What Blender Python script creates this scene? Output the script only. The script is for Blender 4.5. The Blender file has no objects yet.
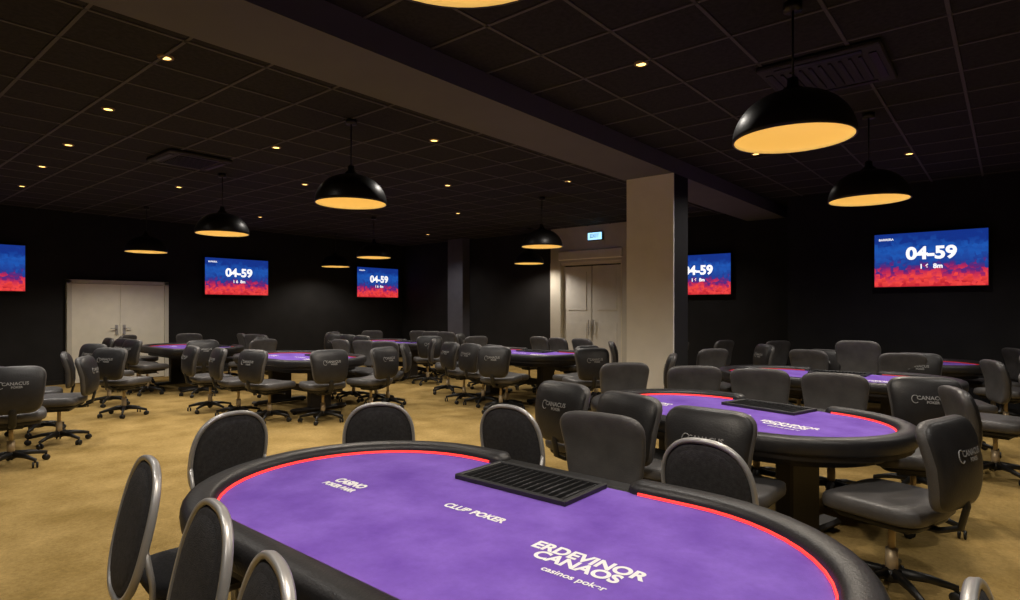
import bpy, math, random
from mathutils import Vector, Matrix
random.seed(7)
D=bpy.data; C=bpy.context
scene=C.scene
def link(o):
    scene.collection.objects.link(o); return o
# ---------------------------------------------------------------- materials
def mat(name,col,rough=.6,metal=0,noise=0,nscale=20,emit=None,estr=0,bump=0,bscale=200,spec=.5,col2=None,detail=3,speck=0):
    m=D.materials.new(name); m.use_nodes=True
    n=m.node_tree.nodes; l=m.node_tree.links; p=n['Principled BSDF']
    p.inputs['Base Color'].default_value=(*col,1); p.inputs['Roughness'].default_value=rough
    p.inputs['Metallic'].default_value=metal; p.inputs['Specular IOR Level'].default_value=spec
    tc=n.new('ShaderNodeTexCoord')
    if noise or col2:
        t=n.new('ShaderNodeTexNoise'); t.inputs['Scale'].default_value=nscale; t.inputs['Detail'].default_value=detail
        l.new(tc.outputs['Object'],t.inputs['Vector'])
        r=n.new('ShaderNodeValToRGB'); r.color_ramp.elements[0].position=.3; r.color_ramp.elements[1].position=.7
        c2=col2 or tuple(min(1,c*(1+noise)) for c in col)
        c1=col if col2 else tuple(c*(1-noise) for c in col)
        r.color_ramp.elements[0].color=(*c1,1); r.color_ramp.elements[1].color=(*c2,1)
        l.new(t.outputs['Fac'],r.inputs['Fac']); src=r.outputs['Color']
        if speck:
            t2=n.new('ShaderNodeTexNoise'); t2.inputs['Scale'].default_value=38; t2.inputs['Detail'].default_value=6; t2.inputs['Roughness'].default_value=.75
            l.new(tc.outputs['Object'],t2.inputs['Vector'])
            mr=n.new('ShaderNodeMapRange'); mr.inputs[1].default_value=.3; mr.inputs[2].default_value=.7; mr.inputs[3].default_value=1-speck; mr.inputs[4].default_value=1+speck
            l.new(t2.outputs['Fac'],mr.inputs[0])
            mx=n.new('ShaderNodeVectorMath'); mx.operation='SCALE'; l.new(src,mx.inputs[0]); l.new(mr.outputs[0],mx.inputs['Scale']); src=mx.outputs[0]
        l.new(src,p.inputs['Base Color'])
    if bump:
        t=n.new('ShaderNodeTexNoise'); t.inputs['Scale'].default_value=bscale
        l.new(tc.outputs['Object'],t.inputs['Vector'])
        b=n.new('ShaderNodeBump'); b.inputs['Strength'].default_value=bump; b.inputs['Distance'].default_value=.01
        l.new(t.outputs['Fac'],b.inputs['Height']); l.new(b.outputs['Normal'],p.inputs['Normal'])
    if emit:
        p.inputs['Emission Color'].default_value=(*emit,1); p.inputs['Emission Strength'].default_value=estr
    return m
M={}
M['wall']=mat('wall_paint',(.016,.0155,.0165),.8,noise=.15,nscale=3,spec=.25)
M['wallb']=mat('wall_paint_blue_grey',(.10,.10,.13),.8,noise=.1,nscale=3)
M['beige']=mat('beige_paint',(.60,.57,.50),.7,noise=.05,nscale=4,bump=.1,bscale=60)
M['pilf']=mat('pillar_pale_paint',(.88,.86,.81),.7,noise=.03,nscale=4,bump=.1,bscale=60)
M['doorw']=mat('pale_door_laminate',(.82,.78,.67),.5,noise=.04,nscale=5)
M['doorg']=mat('grey_door',(.70,.69,.66),.5,noise=.05,nscale=5)
M['tile']=mat('ceiling_tile',(.026,.025,.024),.9,noise=.25,nscale=30,spec=.2)
M['tbar']=mat('ceiling_bar',(.075,.071,.067),.7)
M['beam']=mat('beam_paint',(.110,.108,.109),.8,noise=.05,nscale=2)
M['carpet']=mat('carpet',(.285,.188,.058),1,col2=(.46,.315,.117),nscale=2.6,bump=.5,bscale=90,spec=.1,detail=14,speck=.22)
M['black']=mat('black_leather',(.020,.019,.020),.42,noise=.2,nscale=15,bump=.15,bscale=120)
M['grey']=mat('charcoal_vinyl',(.088,.084,.083),.42,noise=.2,nscale=9,bump=.2,bscale=150)
M['fabric']=mat('dark_fabric',(.036,.035,.038),.85,noise=.3,nscale=60,bump=.4,bscale=300)
M['plast']=mat('black_plastic',(.012,.012,.012),.45)
M['vent']=mat('vent_dark',(.022,.021,.021),.7)
M['chrome']=mat('brushed_steel',(.50,.49,.48),.35,.45)
M['col']=mat('lift_column',(.55,.43,.27),.4,.3)
M['felt']=mat('purple_felt',(.165,.078,.46),.95,col2=(.26,.145,.63),nscale=4,bump=.15,bscale=400,spec=.1,detail=12,speck=.06)
M['led']=mat('red_led',(.5,.02,.01),.5,emit=(1,.035,.03),estr=2.0)
M['led2']=mat('red_led_dim',(.3,.02,.01),.5,emit=(1,.03,.03),estr=.30)
M['white']=mat('white_print',(.92,.90,.94),.7)
M['logo']=mat('logo_print',(.34,.34,.34),.7)
M['shade']=mat('lamp_black',(.012,.011,.010),.4)
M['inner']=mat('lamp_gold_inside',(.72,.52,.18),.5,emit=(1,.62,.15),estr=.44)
M['bulb']=mat('lamp_bulb',(1,.8,.5),.5,emit=(1,.75,.35),estr=6)
M['spot']=mat('downlight_lens',(1,.8,.5),.5,emit=(1,.60,.17),estr=3.5)
M['ring']=mat('downlight_ring',(.25,.17,.08),.5)
M['scrw']=mat('screen_white',(1,1,1),.5,emit=(1,1,1),estr=1.0)
M['sign']=mat('sign_glow',(.5,.8,1),.5,emit=(.35,.7,1),estr=1.6)
M['tray']=mat('chip_tray_black',(.022,.022,.024),.5)
M['chips']=mat('tray_slot_grey',(.10,.10,.11),.6)
M['wood']=mat('table_underside',(.02,.016,.014),.5)
# screen
m=D.materials.new('tv_screen'); m.use_nodes=True; n=m.node_tree.nodes; l=m.node_tree.links
p=n['Principled BSDF']; p.inputs['Base Color'].default_value=(.01,.01,.01,1); p.inputs['Roughness'].default_value=.3
tc=n.new('ShaderNodeTexCoord'); sx=n.new('ShaderNodeSeparateXYZ'); l.new(tc.outputs['Generated'],sx.inputs[0])
vo=n.new('ShaderNodeTexVoronoi'); vo.distance='CHEBYCHEV'; vo.inputs['Scale'].default_value=13
mp=n.new('ShaderNodeMapping'); mp.inputs['Scale'].default_value=(2,1,1); l.new(tc.outputs['Generated'],mp.inputs[0]); l.new(mp.outputs[0],vo.inputs['Vector'])
sc=n.new('ShaderNodeSeparateColor'); l.new(vo.outputs['Color'],sc.inputs[0])
ma=n.new('ShaderNodeMath'); ma.operation='MULTIPLY_ADD'; ma.inputs[1].default_value=.20; l.new(sc.outputs[0],ma.inputs[0]); l.new(sx.outputs[2],ma.inputs[2])
r=n.new('ShaderNodeValToRGB'); e=r.color_ramp.elements
e[0].position=.08; e[0].color=(.50,.015,.03,1); e[1].position=1.05 if False else 1.0; e[1].color=(.006,.03,.23,1)
for pos,c in ((.22,(.85,.06,.05)),(.34,(.50,.02,.08)),(.43,(.12,.015,.16)),(.52,(.012,.04,.26)),(.75,(.012,.09,.42))):
    k=e.new(pos); k.color=(*c,1)
l.new(ma.outputs[0],r.inputs[0]); l.new(r.outputs[0],p.inputs['Emission Color']); p.inputs['Emission Strength'].default_value=1.05
M['screen']=m
# ---------------------------------------------------------------- mesh builder
def spow(v,e): return math.copysign(abs(v)**e,v)
class B:
    def __init__(s): s.v=[];s.f=[];s.m=[];s.s=[];s.mats=[]
    def mi(s,k):
        if k not in s.mats: s.mats.append(k)
        return s.mats.index(k)
    def add(s,v,f,k,smooth=False,T=None):
        o=len(s.v); s.v+= [tuple(T@Vector(q)) if T else tuple(q) for q in v]
        i=s.mi(k)
        for q in f: s.f.append(tuple(a+o for a in q)); s.m.append(i); s.s.append(smooth)
    def box(s,c,d,k,T=None,b=0):
        x,y,z=(q/2 for q in d)
        if b:
            vs=[];fs=[]
            b=min(b,x*.95,y*.95,z*.95)
            idx={}
            for sx in(-1,1):
                for sy in(-1,1):
                    for sz in(-1,1):
                        for ax in range(3):
                            q=[sx*(x-b),sy*(y-b),sz*(z-b)]; q[ax]=(sx*x,sy*y,sz*z)[ax]
                            idx[(sx,sy,sz,ax)]=len(vs); vs.append((c[0]+q[0],c[1]+q[1],c[2]+q[2]))
            I=idx
            for g in(-1,1):
                fs.append([I[(g,a_,b_,0)] for a_,b_ in((-1,-1),(1,-1),(1,1),(-1,1))])
                fs.append([I[(a_,g,b_,1)] for a_,b_ in((-1,-1),(1,-1),(1,1),(-1,1))])
                fs.append([I[(a_,b_,g,2)] for a_,b_ in((-1,-1),(1,-1),(1,1),(-1,1))])
            for g in(-1,1):
                for h in(-1,1):
                    fs.append([I[(g,h,-1,0)],I[(g,h,1,0)],I[(g,h,1,1)],I[(g,h,-1,1)]])
                    fs.append([I[(g,-1,h,0)],I[(g,1,h,0)],I[(g,1,h,2)],I[(g,-1,h,2)]])
                    fs.append([I[(-1,g,h,1)],I[(1,g,h,1)],I[(1,g,h,2)],I[(-1,g,h,2)]])
            for sx in(-1,1):
                for sy in(-1,1):
                    for sz in(-1,1): fs.append([I[(sx,sy,sz,a_)] for a_ in range(3)])
            s.add(vs,fs,k,False,T); return
        v=[(c[0]+i*x,c[1]+j*y,c[2]+h*z) for i in(-1,1) for j in(-1,1) for h in(-1,1)]
        s.add(v,[(0,1,3,2),(4,6,7,5),(0,4,5,1),(2,3,7,6),(0,2,6,4),(1,5,7,3)],k,False,T)
    def lathe(s,prof,k,n=32,T=None,smooth=True,cap=False):
        v=[];f=[]
        for r,z in prof:
            for i in range(n):
                a=2*math.pi*i/n; v.append((r*math.cos(a),r*math.sin(a),z))
        for j in range(len(prof)-1):
            for i in range(n):
                i2=(i+1)%n; f.append((j*n+i,j*n+i2,(j+1)*n+i2,(j+1)*n+i))
        if cap:
            f.append(tuple(range(n))); f.append(tuple(range((len(prof)-1)*n,len(prof)*n)))
        s.add(v,f,k,smooth,T)
    def cyl(s,p,r,h,k,n=16,T=None):
        q=Matrix.Translation(p); q=(T@q) if T else q
        s.lathe([(r,0),(r,h)],k,n,q,True,True)
    def tube(s,pts,r,k,n=8,closed=False,T=None,flat=1):
        P=[Vector(q) for q in pts]; N=len(P); v=[];f=[]
        up=None
        for i in range(N):
            if closed: t=(P[(i+1)%N]-P[i-1])
            else: t=P[min(i+1,N-1)]-P[max(i-1,0)]
            t.normalize()
            if up is None:
                up=Vector((0,1,0)) if abs(t.y)<.9 else Vector((0,0,1))
            a=t.cross(up).normalized(); b=a.cross(t).normalized(); up=b
            rr=r[i] if isinstance(r,(list,tuple)) else r
            for j in range(n):
                g=2*math.pi*j/n; v.append(P[i]+a*rr*math.cos(g)+b*rr*flat*math.sin(g))
        M_=N if closed else N-1
        for i in range(M_):
            i2=(i+1)%N
            for j in range(n):
                j2=(j+1)%n; f.append((i*n+j,i*n+j2,i2*n+j2,i2*n+j))
        if not closed: f.append(tuple(range(n))); f.append(tuple(range((N-1)*n,N*n)))
        s.add(v,f,k,True,T)
    def pillow(s,w,d,h,k,T=None,e1=.35,e2=.4,fn=None,nu=40,nv=12):
        v=[];f=[]
        for j in range(nv+1):
            th=-math.pi/2+math.pi*j/nv
            for i in range(nu):
                ph=2*math.pi*i/nu
                c=spow(math.cos(th),e1) if 0<j<nv else 0
                q=Vector((w/2*c*spow(math.cos(ph),e2),d/2*c*spow(math.sin(ph),e2),h/2*spow(math.sin(th),e1*1.6)))
                v.append(fn(q) if fn else q)
        for j in range(nv):
            for i in range(nu):
                i2=(i+1)%nu; f.append((j*nu+i,j*nu+i2,(j+1)*nu+i2,(j+1)*nu+i))
        s.add(v,f,k,True,T)
    def mesh(s,name):
        me=D.meshes.new(name); me.from_pydata([tuple(q) for q in s.v],[],s.f)
        for k in s.mats: me.materials.append(M[k])
        me.polygons.foreach_set('material_index',s.m); me.polygons.foreach_set('use_smooth',s.s)
        me.update(); 
        import bmesh
        bm=bmesh.new(); bm.from_mesh(me); bmesh.ops.remove_doubles(bm,verts=bm.verts,dist=.00001); bmesh.ops.recalc_face_normals(bm,faces=bm.faces); bm.to_mesh(me); bm.free()
        return me
    def obj(s,name,loc=(0,0,0),rot=0,parent=None):
        o=link(D.objects.new(name,s.mesh(name))); o.location=loc; o.rotation_euler=(0,0,rot); o.parent=parent; return o
def inst(name,me,loc,rot=0,sc=(1,1,1)):
    o=link(D.objects.new(name,me)); o.location=loc; o.rotation_euler=(0,0,rot); o.scale=sc; return o
def box(name,lo,hi,k,parent=None,b=0):
    c=[(a+d)/2 for a,d in zip(lo,hi)]
    q=B(); q.box((0,0,0),[d-a for a,d in zip(lo,hi)],k,b=b); return q.obj(name,c,0,parent)
def text(name,s,size,k,parent=None,loc=(0,0,0),rot=(0,0,0),bold=0,sx=1,ext=0,space=.8):
    cu=D.curves.new(name,'FONT'); cu.body=s; cu.size=size; cu.align_x='CENTER'; cu.align_y='CENTER'; cu.offset=bold; cu.space_line=space; cu.extrude=ext
    o=link(D.objects.new(name,cu)); o.data.materials.append(M[k]); o.parent=parent; o.location=loc; o.rotation_euler=rot; o.scale=(sx,1,1); return o
def text_geo(s,size,bold=0):
    cu=D.curves.new('t','FONT'); cu.body=s; cu.size=size; cu.align_x='CENTER'; cu.align_y='CENTER'; cu.offset=bold; cu.space_line=.8; cu.resolution_u=2
    o=link(D.objects.new('t',cu)); C.view_layer.update()
    me=D.meshes.new_from_object(o.evaluated_get(C.evaluated_depsgraph_get()))
    v=[tuple(q.co) for q in me.vertices]; f=[tuple(q.vertices) for q in me.polygons]
    D.objects.remove(o); D.curves.remove(cu); D.meshes.remove(me); return v,f
# ---------------------------------------------------------------- room  (x = along beam, y = across)
CH=3.40; XE=12.0; XR=10.96; YB=14.29; X0=-3.2; Y0=-3.6; T=.15; YJ=2.93
BL,BH=3.25,3.95
box('floor',(X0-T,Y0-T,-.12),(XE+T,YB+T,0),'carpet')
box('ceiling',(X0-T,Y0-T,CH),(XE+T,YB+T,CH+.12),'tile')
box('wall_left',(X0-T,YB,0),(XE+T,YB+T,CH),'wall')
box('wall_end',(XE,YJ,0),(XE+T,YB,CH),'wall')
box('wall_right',(XR,Y0,0),(XE+T,YJ,CH),'wall')
box('wall_rear',(X0-T,Y0,0),(X0,YB,CH),'wall')
box('wall_side',(X0-T,Y0-T,0),(XE+T,Y0,CH),'wall')
box('baseboard_left_1',(X0,YB-.015,0),(3.42,YB,.09),'plast')
box('baseboard_left_2',(5.38,YB-.015,0),(XE,YB,.09),'plast')
box('baseboard_end',(XE-.015,8.6,0),(XE,11.45,.09),'plast')
box('baseboard_right',(XR-.015,Y0,0),(XR,YJ,.09),'plast')
g=B()
y=-3.3
while y<YB:
    if not 3.2<y<4.1: g.box(((X0+XE)/2,y,CH-.004),(XE-X0,.024,.008),'tbar')
    y+=.6
x=-3.0
while x<XE:
    hi=YJ if x>XR else BL
    lo=Y0 if x<XR else YJ
    if hi>lo: g.box((x,(lo+BL)/2,CH-.004),(.024,BL-lo,.008),'tbar')
    g.box((x,(BH+YB)/2,CH-.004),(.024,YB-BH,.008),'tbar')
    x+=.6
g.obj('ceiling_grid')
box('ceiling_beam',(X0,BL,3.2),(XE,BH,CH),'beam')
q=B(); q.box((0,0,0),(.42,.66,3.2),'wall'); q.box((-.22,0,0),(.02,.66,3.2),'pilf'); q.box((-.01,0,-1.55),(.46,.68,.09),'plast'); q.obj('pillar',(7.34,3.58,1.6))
# end wall features
box('trim_1',(11.72,11.45,0),(XE,12.02,CH),'wallb')
q=B()
q.box((11.9,7.4,2.99),(.2,2.3,.82),'beige'); q.box((11.9,8.41,1.29),(.2,.30,2.58),'beige'); q.box((11.9,6.43,1.29),(.2,.36,2.58),'beige')
q.obj('wall_entrance_panel')
dp=link(D.objects.new('door_2',None)); dp.location=(11.93,7.45,0)
q=B()
for s_ in(-1,1): 
    q.box((0,s_*.4,1.24),(.05,.78,2.48),'doorg',b=.01)
    q.box((-.03,s_*.4,1.9),(.012,.52,.9),'doorg'); q.box((-.03,s_*.4,.7),(.012,.52,.9),'doorg')
    q.box((-.06,s_*.07,1.05),(.03,.02,.35),'chrome')
q.obj('leaves',parent=dp)
q=B(); q.box((-.05,.84,1.3),(.1,.08,2.6),'doorw'); q.box((-.05,-.84,1.3),(.1,.08,2.6),'doorw'); q.box((-.05,0,2.55),(.1,1.7,.08),'doorw'); q.box((-.09,0,2.74),(.16,1.72,.22),'doorw',b=.02)
q.obj('frame',parent=dp)
q=B(); q.box((0,0,0),(.05,.40,.2),'plast',b=.01); q.box((-.03,0,0),(.012,.36,.16),'sign'); sg=q.obj('exit_sign',(11.77,7.27,3.14))
text('lettering','EXIT',.12,'white',sg,(-.04,0,0),(math.pi/2,0,-math.pi/2),.004)
dp=link(D.objects.new('door_1',None)); dp.location=(4.4,YB-.03,0)
q=B()
for s_ in(-1,1):
    q.box((s_*.425,-.005,1.0),(.846,.05,1.98),'doorw',b=.004)
    q.box((s_*.07,-.045,1.05),(.05,.02,.2),'chrome'); q.tube([(s_*.07,-.05,1.08),(s_*.07,-.09,1.08),(s_*.19,-.09,1.08)],.01,'chrome')
q.obj('leaves',parent=dp)
q=B(); 
for s_ in(-1,1): q.box((s_*.885,-.02,1.03),(.08,.09,2.06),'beige')
q.box((0,-.02,2.03),(1.85,.09,.07),'beige'); q.obj('frame',parent=dp)
def cassette(x,y,s=.95):
    q=B(); q.box((0,0,-.02),(s,s,.04),'vent',b=.01)
    for i in range(9): q.box((0,-s*.32+i*s*.08,-.045),(s*.62,.02,.012),'plast')
    for a in range(4): q.box((s*.42,0,-.043),(.05,s*.7,.008),'plast',Matrix.Rotation(a*math.pi/2,4,'Z'))
    q.obj('air_vent',(x,y,CH-.008))
cassette(5.3,1.12,.85); cassette(3.25,8.0,.75)
# ---------------------------------------------------------------- lights
pb=B()
out=[];inn=[]
for i in range(17):
    a=math.pi/2*i/16*.93
    out.append((.355*math.cos(a)**.9,.295*math.sin(a)))
    inn.append((.343*math.cos(a)**.9,.280*math.sin(a)+.0))
pb.lathe(out,'shade',40); pb.lathe(inn,'inner',40); pb.lathe([(.355,0),(.343,0)],'shade',40)
pb.lathe([(.07,.275),(.06,.315),(.035,.33),(.03,.38),(.0,.38)],'shade',24)
pb.cyl((0,0,.37),.007,.43,'plast',8)
pb.cyl((0,0,.80),.055,.05,'shade',20)
pb.lathe([(0,.13),(.04,.15),(.055,.19),(.04,.24),(.02,.27),(.02,.28)],'bulb',16)
pme=pb.mesh('pendant_lamp')
def pendant(x,y,w=80):
    o=inst('pendant_lamp',pme,(x,y,2.55))
    L=D.lights.new('glow','SPOT'); L.energy=w; L.color=(1,.89,.75); L.spot_size=math.radians(150); L.spot_blend=.6; L.shadow_soft_size=.12
    lo=link(D.objects.new('glow',L)); lo.parent=o; lo.location=(0,0,.06)
for x,y in ((1.25,1.24),(4.0,1.04),(6.74,1.06),(3.62,5.10),(3.92,8.57),(4.28,12.45),(8.26,6.17),(7.8,10.2),(8.9,13.2),(11.2,8.75)): pendant(x,y)
db=B(); db.lathe([(.0,-.004),(.036,-.004),(.038,-.008)],'spot',16); db.lathe([(.038,-.012),(.055,-.010),(.058,0)],'ring',20); dme=db.mesh('downlight')
def down(x,y,w=108):
    o=inst('downlight',dme,(x,y,CH))
    L=D.lights.new('beam','SPOT'); L.energy=w; L.color=(1,.93,.84); L.spot_size=math.radians(135); L.spot_blend=.9; L.shadow_soft_size=.06
    lo=link(D.objects.new('beam',L)); lo.parent=o; lo.location=(0,0,-.03)
for x,y in ((1.82,4.91),(1.94,6.6),(2.07,8.4),(2.16,9.95),(2.31,11.8),(3.67,6.65),(3.9,10.0),(4.66,5.0),(5.05,8.3),(6.27,12.0),(6.5,6.67),(7.45,5.08),(8.55,8.48),(4.23,2.2),(8.8,.95),(7.6,2.4),(10.2,5.0),(10.5,11.5),(.2,11.8),
            (2.6,-.6),(5.9,-.8),(.3,2.6),(0,-.5),(-1.2,5),(-.8,8.5),(8.6,-1.2)): down(x,y)  # this row: out-of-view spots, added as fill light for the room
# ---------------------------------------------------------------- TVs
def tv(x,y,z,w,h,rot):
    q=B(); q.box((0,0,0),(w,.05,h),'plast',b=.008); q.box((0,.05,0),(w*.5,.07,h*.5),'plast')
    o=q.obj('wall_tv',(x,y,z),rot)
    s=B(); W=w/2-.015; H=h/2-.015
    s.add([(-W,-.027,-H),(W,-.027,-H),(W,-.027,H),(-W,-.027,H)],[(0,1,2,3)],'screen'); s.obj('screen',parent=o)
    R=(math.pi/2,0,0)
    text('timer','04-59',h*.30,'scrw',o,(.02*w,-.031,h*.10),R,.010,1.06)
    text('subtitle','1 6  8m',h*.11,'scrw',o,(.02*w,-.031,-h*.13),R,.003)
    text('corner_mark','BARRERA',h*.055,'scrw',o,(-.38*w,-.031,h*.38),R,.001)
tv(2.06,YB-.09,2.24,1.55,.88,0); tv(6.85,YB-.09,2.24,1.55,.88,0); tv(11.0,YB-.09,2.24,1.5,.88,0)
tv(XR-.09,.93,2.23,1.42,.84,-math.pi/2); tv(XE-.09,4.93,2.18,1.42,.84,-math.pi/2)
# ---------------------------------------------------------------- poker table
def stad(L,W,off,n=24):
    R=W/2-off; h=L/2-W/2; P=[]
    for i in range(9): P.append(((0+h*i/8),R,0,1))
    for i in range(1,n): a=math.pi/2-math.pi*i/n; P.append((h+R*math.cos(a),R*math.sin(a),math.cos(a),math.sin(a)))
    for i in range(17): P.append((h-2*h*i/16,-R,0,-1))
    for i in range(1,n): a=-math.pi/2-math.pi*i/n; P.append((-h+R*math.cos(a),R*math.sin(a),math.cos(a),math.sin(a)))
    for i in range(8): P.append((-h+h*i/8,R,0,1))
    return P
RW=.122   # padded rail width
def table_mesh(L,W,gap=.38,led='led',tx=-.05,gx=0):
    b=B(); zr=.79; hr=RW/2
    def keep(p,m=0): return not(p[1]>0 and p[3]==1 and abs(p[0]-gx)<gap+m)
    S=stad(L,W,hr)
    k0=[i for i,p in enumerate(S) if p[1]>0 and p[0]>gx+gap][0]
    run=[(gx+gap,W/2-hr,0,1)]+[p for p in S[k0:]+S[:k0] if keep(p)]+[(gx-gap,W/2-hr,0,1)]
    def sweep(run,w,h,zc,mat,e=.55,n=16,taper=True):
        v=[];f=[]
        if taper:
            x0,y0,_,_=run[0]; x1,y1,_,_=run[-1]
            rr=[((x0-d,y0,0,1),s) for d,s in((.045,.05),(.042,.45),(.03,.75),(.014,.93))]
            rr+=[(p,1) for p in run]+[((x1+d,y1,0,1),s) for d,s in((.014,.93),(.03,.75),(.042,.45),(.045,.05))]
        else: rr=[(p,1) for p in run]
        for (x,y,nx,ny),s in rr:
            for j in range(n):
                a=2*math.pi*j/n; u=w/2*spow(math.cos(a),e)*s; z=h/2*spow(math.sin(a),e)*s
                v.append((x+nx*u,y+ny*u,zc+z))
        for i in range(len(rr)-1):
            for j in range(n):
                j2=(j+1)%n; f.append((i*n+j,i*n+j2,(i+1)*n+j2,(i+1)*n+j))
        b.add(v,f,mat,True)
    sweep(run,RW,.105,zr-.0525,'black',.62)
    S=stad(L,W,RW); run2=[(gx+gap+.02,W/2-RW,0,1)]+[p for p in S[k0:]+S[:k0] if keep(p,.02)]+[(gx-gap-.02,W/2-RW,0,1)]
    if led: sweep(run2,.010,.012,.751,led,1,8,False)
    def slab(off,z0,z1,mat,mtop=None):
        P=stad(L,W,off); N=len(P)
        v=[(p[0],p[1],z0) for p in P]+[(p[0],p[1],z1) for p in P]
        b.add(v,[(i,(i+1)%N,N+(i+1)%N,N+i) for i in range(N)],mat)
        b.add([(p[0],p[1],z1) for p in P],[tuple(range(N))],mtop or mat)
        b.add([(p[0],p[1],z0) for p in P],[tuple(range(N))],mat)
    slab(RW-.03,.72,.746,'felt'); slab(.03,.66,.72,'wood'); slab(.16,.60,.66,'wood')
    b.box((gx,W/2-hr,.735),(gap*2+.02,RW-.02,.035),'plast',b=.01)
    ty=W/2-.27; tw=.57; td=.29; zt=.756
    b.box((tx,ty-td/2,zt),(tw,.022,.024),'tray',b=.004); b.box((tx,ty+td/2,zt),(tw,.022,.024),'tray',b=.004)
    b.box((tx-tw/2,ty,zt),(.022,td+.022,.024),'tray',b=.004); b.box((tx+tw/2,ty,zt),(.022,td+.022,.024),'tray',b=.004)
    b.box((tx,ty,.7475),(tw,td,.004),'plast')
    nch=14; cw=(tw-.05)/nch; rnd=random.Random(3)
    for i in range(nch+1):
        x=tx-tw/2+.025+cw*i
        b.box((x,ty,.757),(.005,td-.04,.013),'tray')
        if i<nch:
            k=rnd.randint(2,5)
            for j in range(k): b.cyl((x+cw/2,ty-.05+j*.022+rnd.uniform(0,.004),.7495),cw*.30,.004,'chips',10)
    for s_ in(-1,1):
        X=s_*(L/2-W/2+.05)
        b.box((X,0,.33),(.12,.34,.58),'wood',b=.015)
        b.box((X,0,.045),(.14,W*.62,.05),'wood',b=.02)
        for t_ in(-1,1): b.cyl((X,t_*W*.28,0),.03,.03,'plast',12)
    b.box((0,0,.30),(L-W,.06,.10),'wood',b=.01)
    return b.mesh('poker_table')
TM={}
def table(x,y,rot=-90,L=2.55,W=1.45,led='led2',tx=0,gx=0):
    k=(L,W)
    if k not in TM: TM[k]=table_mesh(L,W,led=led,tx=tx,gx=gx)
    o=inst('poker_table',TM[k],(x,y,0),math.radians(rot))
    z=.7475
    text('felt_print_1','ERDEVINOR\nCANAOS',.074,'white',o,(L*.20,-.085,z),(0,0,0),.003,.97)
    text('felt_print_2','casinos poker',.038,'white',o,(L*.215,-.185,z),(0,0,0),.001)
    text('felt_print_3','CLUB POKER',.056,'white',o,(-L*.01,.03,z),(0,0,0),.0025,.90)
    text('felt_print_4','CASINO',.064,'white',o,(-L*.265,-.04,z),(0,0,0),.004,.8)
    text('felt_print_5','POKER BARR',.044,'white',o,(-L*.265,-.10,z),(0,0,0),.003,.8)
    return o
fg=table(1.58,1.49,-90,2.58,1.45,'led',-.10,-.06)
t2=table(4.30,1.52,-105,2.28,1.42,'led')
# ---------------------------------------------------------------- office chair (faces +y)
def office():
    b=B()
    def seatfn(q): 
        q=q.copy(); q.z+= .25*q.x*q.x*(1 if q.z>0 else .3) - (.35*max(0,q.y-.12)**2*2)
        return q
    b.pillow(.53,.50,.10,'grey',Matrix.Translation((0,.02,.475)),.35,.38,seatfn)
    b.pillow(.44,.42,.05,'plast',Matrix.Translation((0,.01,.425)),.3,.3)
    def bf(q):
        q=q.copy(); t=(q.y+.25)/.5
        q.x*=.84+.18*min(1,max(0,t*1.3)); 
        q.z+= -0.5*q.x*q.x + .05*math.sin(t*math.pi)
        return q
    R=Matrix.Translation((0,-.255,.745))@Matrix.Rotation(math.radians(83),4,'X')
    b.pillow(.50,.44,.085,'grey',R,.4,.38,bf)
    def bf2(q): q=bf(q); q.z+=.012; return q
    b.pillow(.485,.425,.075,'black',R,.35,.36,bf2)
    for s,sz,yy,xx in (('CANACUS',.042,.055,.02),('POKER',.028,.022,.03)):
        v,f=text_geo(s,sz,.0008); vv=[]
        for q in v:
            p=bf2(Vector((q[0]+xx,q[1]+yy,.0375))); p.z+=.004; vv.append(p)
        b.add(vv,f,'logo',False,R)
    ring=[bf2(Vector((-.088+.024*math.cos(a),.045+.030*math.sin(a),.041))) for a in [math.radians(50+i*22) for i in range(13)]]
    b.tube(ring,.003,'logo',4,False,R)
    b.tube([(0,-.05,.40),(0,-.22,.40),(0,-.31,.44),(0,-.335,.55),(0,-.31,.70)],[.03,.03,.03,.03,.024],'plast',8,False,None,.5)
    b.box((0,0,.385),(.18,.24,.05),'plast',b=.01)
    b.tube([(.05,.02,.39),(.2,.03,.385),(.27,.03,.375)],.008,'plast',6)
    b.cyl((0,0,.22),.018,.18,'col',12); b.cyl((0,0,.10),.03,.14,'col',14); b.cyl((0,0,.075),.045,.06,'plast',14)
    for i in range(5):
        a=math.radians(72*i+18); c,s=math.cos(a),math.sin(a)
        b.tube([(.03*c,.03*s,.115),(.16*c,.16*s,.105),(.29*c,.29*s,.075)],[.030,.023,.016],'plast',8,False,None,.8)
        b.cyl((.285*c,.285*s,.05),.010,.03,'plast',8)
        for d in(-.016,.016):
            Tm=Matrix.Translation((.285*c,.285*s,.029))@Matrix.Rotation(a+.6*i,4,'Z')@Matrix.Translation((0,d-.008,0))@Matrix.Rotation(-math.pi/2,4,'X')
            b.lathe([(0,0),(.025,0),(.029,.004),(.029,.012),(.025,.016),(0,.016)],'plast',14,Tm)
    return b.mesh('office_chair')
oc=office()
OFF=[]
def ochair(bx,by,fx,fy,sc=1):
    d=Vector((fx-bx,fy-by)).normalized(); x=bx+d.x*.28; y=by+d.y*.28
    OFF.append((x,y)); inst('office_chair',oc,(x,y,0),math.atan2(d.y,d.x)-math.pi/2,(1,1,sc))
ochair(2.84,1.70,1.6,1.62,.97)
ochair(3.56,2.50,4.5,2.35); ochair(3.36,1.86,4.3,1.65); ochair(3.12,1.24,4.2,1.2)
ochair(3.62,.21,3.9,1.1); ochair(5.05,.25,4.7,1.2)
ochair(5.56,1.12,4.5,1.0); ochair(5.56,1.72,4.5,1.5); ochair(5.42,2.28,4.6,1.7); ochair(5.3,2.95,4.5,2.1)
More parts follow.
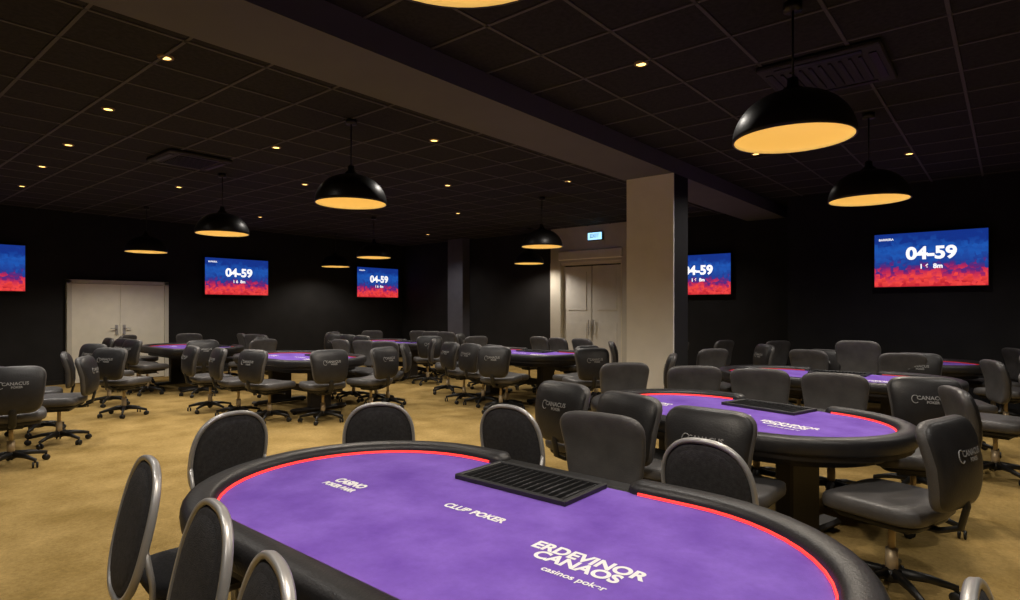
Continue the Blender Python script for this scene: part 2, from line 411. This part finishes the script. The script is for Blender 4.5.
def ring(tx,ty,L,W,slots,rot=-90,seed=1,d=(.42,.60)):
    rnd=random.Random(seed); S=stad(L,W,0); ca,sa=math.cos(math.radians(rot)),math.sin(math.radians(rot))
    for s in slots:
        p=S[int(s*len(S))%len(S)]; k=rnd.uniform(*d)
        X,Y=p[0]+p[2]*k,p[1]+p[3]*k
        wx,wy=tx+ca*X-sa*Y,ty+sa*X+ca*Y
        j=rnd.uniform(-.35,.35); nx,ny=ca*p[2]-sa*p[3],sa*p[2]+ca*p[3]
        fx,fy=-nx*math.cos(j)+ny*math.sin(j),-ny*math.cos(j)-nx*math.sin(j)
        ochair(wx,wy,wx+fx,wy+fy)
full=(.0,.10,.19,.29,.40,.5,.60,.71,.81,.90)
TB=[(7.25,1.5,2,(.10,.19,.29,.71,.81,.90)),(9.8,1.35,3,(.29,.40,.60,.71,.19,.81)),(7.8,6.3,4,full),
    (4.95,8.3,5,(.0,.10,.78,.90)),(4.9,12.0,6,full),(1.0,8.85,7,(.0,.5,.6,.75)),(8.4,10.3,8,full)]
for x,y,s,sl in TB:
    table(x,y,-90,2.4,1.4)
    ring(x,y,2.4,1.4,sl,-90,s)
for bx,by,fx,fy in ((6.9,4.3,7.5,5.2),(10.0,3.7,9.7,2.5),(9.3,4.2,9.0,3.2),(10.9,5.2,10.0,5.6),(1.2,12.0,1.6,13),
    (1.30,7.0,1.45,8.0),(2.15,7.95,1.2,8.5),(3.65,9.0,4.7,8.9),(3.70,8.25,4.7,8.1),(3.80,7.5,4.8,7.7),(4.45,6.72,4.7,7.7),(5.25,6.60,5.1,7.6),(6.0,7.05,5.2,7.9),
    (5.62,.50,6.7,.9),(2.9,10.6,3.9,11.0),(6.3,5.55,7.3,5.9),(2.75,9.35,3.6,9.9)): ochair(bx,by,fx,fy)
ochair(8.5,1.45,7.2,1.45,1.14)
# ---------------------------------------------------------------- banquet chair (faces +y)
def banquet():
    b=B(); tilt=math.radians(77)
    R=Matrix.Translation((0,-.235,.68))@Matrix.Rotation(tilt,4,'X')
    b.pillow(.40,.48,.040,'fabric',R,.5,.78,None,64)
    b.pillow(.37,.45,.052,'fabric',R,.5,.8,None,64)
    pts=[]
    for i in range(72):
        a=2*math.pi*i/72; pts.append((.207*spow(math.cos(a),.8),.250*spow(math.sin(a),.8),0))
    v=[];f=[];N=len(pts)
    for x,y,_ in pts:
        k=math.hypot(x,y); nx,ny=x/k,y/k
        for o,z in((-.009,.012),(.006,.014),(.010,.008),(.010,-.008),(.006,-.014),(-.009,-.012)): v.append((x+nx*o,y+ny*o,z))
    for i in range(N):
        for j in range(6): f.append((i*6+j,i*6+(j+1)%6,((i+1)%N)*6+(j+1)%6,((i+1)%N)*6+j))
    b.add(v,f,'chrome',True,R)
    b.pillow(.43,.42,.075,'fabric',Matrix.Translation((0,.0,.465)),.4,.5)
    b.box((0,0,.425),(.38,.38,.022),'chrome',b=.006)
    for s in(-1,1):
        b.tube([(s*.205,-.24,.66),(s*.20,-.215,.52),(s*.20,-.215,.40),(s*.205,-.27,.01)],.011,'chrome',8)
        b.tube([(s*.18,.18,.43),(s*.19,.20,.2),(s*.195,.21,.01)],.012,'chrome',8)
        b.tube([(s*.195,-.215,.42),(s*.18,.18,.42)],.011,'chrome',8)
        b.cyl((s*.205,-.27,0),.016,.02,'plast',10); b.cyl((s*.195,.21,0),.016,.02,'plast',10)
    return b.mesh('banquet_chair')
bc=banquet()
def bchair(bx,by,fx,fy):
    d=Vector((fx-bx,fy-by)).normalized(); inst('banquet_chair',bc,(bx+d.x*.27,by+d.y*.27,0),math.atan2(d.y,d.x)-math.pi/2)
bchair(1.56,3.36,1.57,2.2); bchair(2.32,2.98,1.6,2.1); bchair(2.78,2.28,1.6,2.1); bchair(2.62,1.02,1.57,1.05)
bchair(.79,2.53,1.8,2.40); bchair(.71,1.80,1.7,1.64); bchair(.62,1.30,1.6,1.02); bchair(1.54,-.03,1.56,1)
# ---------------------------------------------------------------- camera
cam=D.cameras.new('camera'); cam.sensor_width=36; cam.lens=600/1020*36; cam.shift_y=8/1020; cam.clip_start=.05
co=link(D.objects.new('camera',cam)); co.location=(0,0,1.5); co.rotation_euler=(math.pi/2,0,-math.atan2(.768,.640))
scene.camera=co
w=D.worlds.new('world'); scene.world=w; w.use_nodes=True; w.node_tree.nodes['Background'].inputs[0].default_value=(.02,.02,.03,1)
scene.view_settings.view_transform='Standard'
print('chairs',len(OFF))
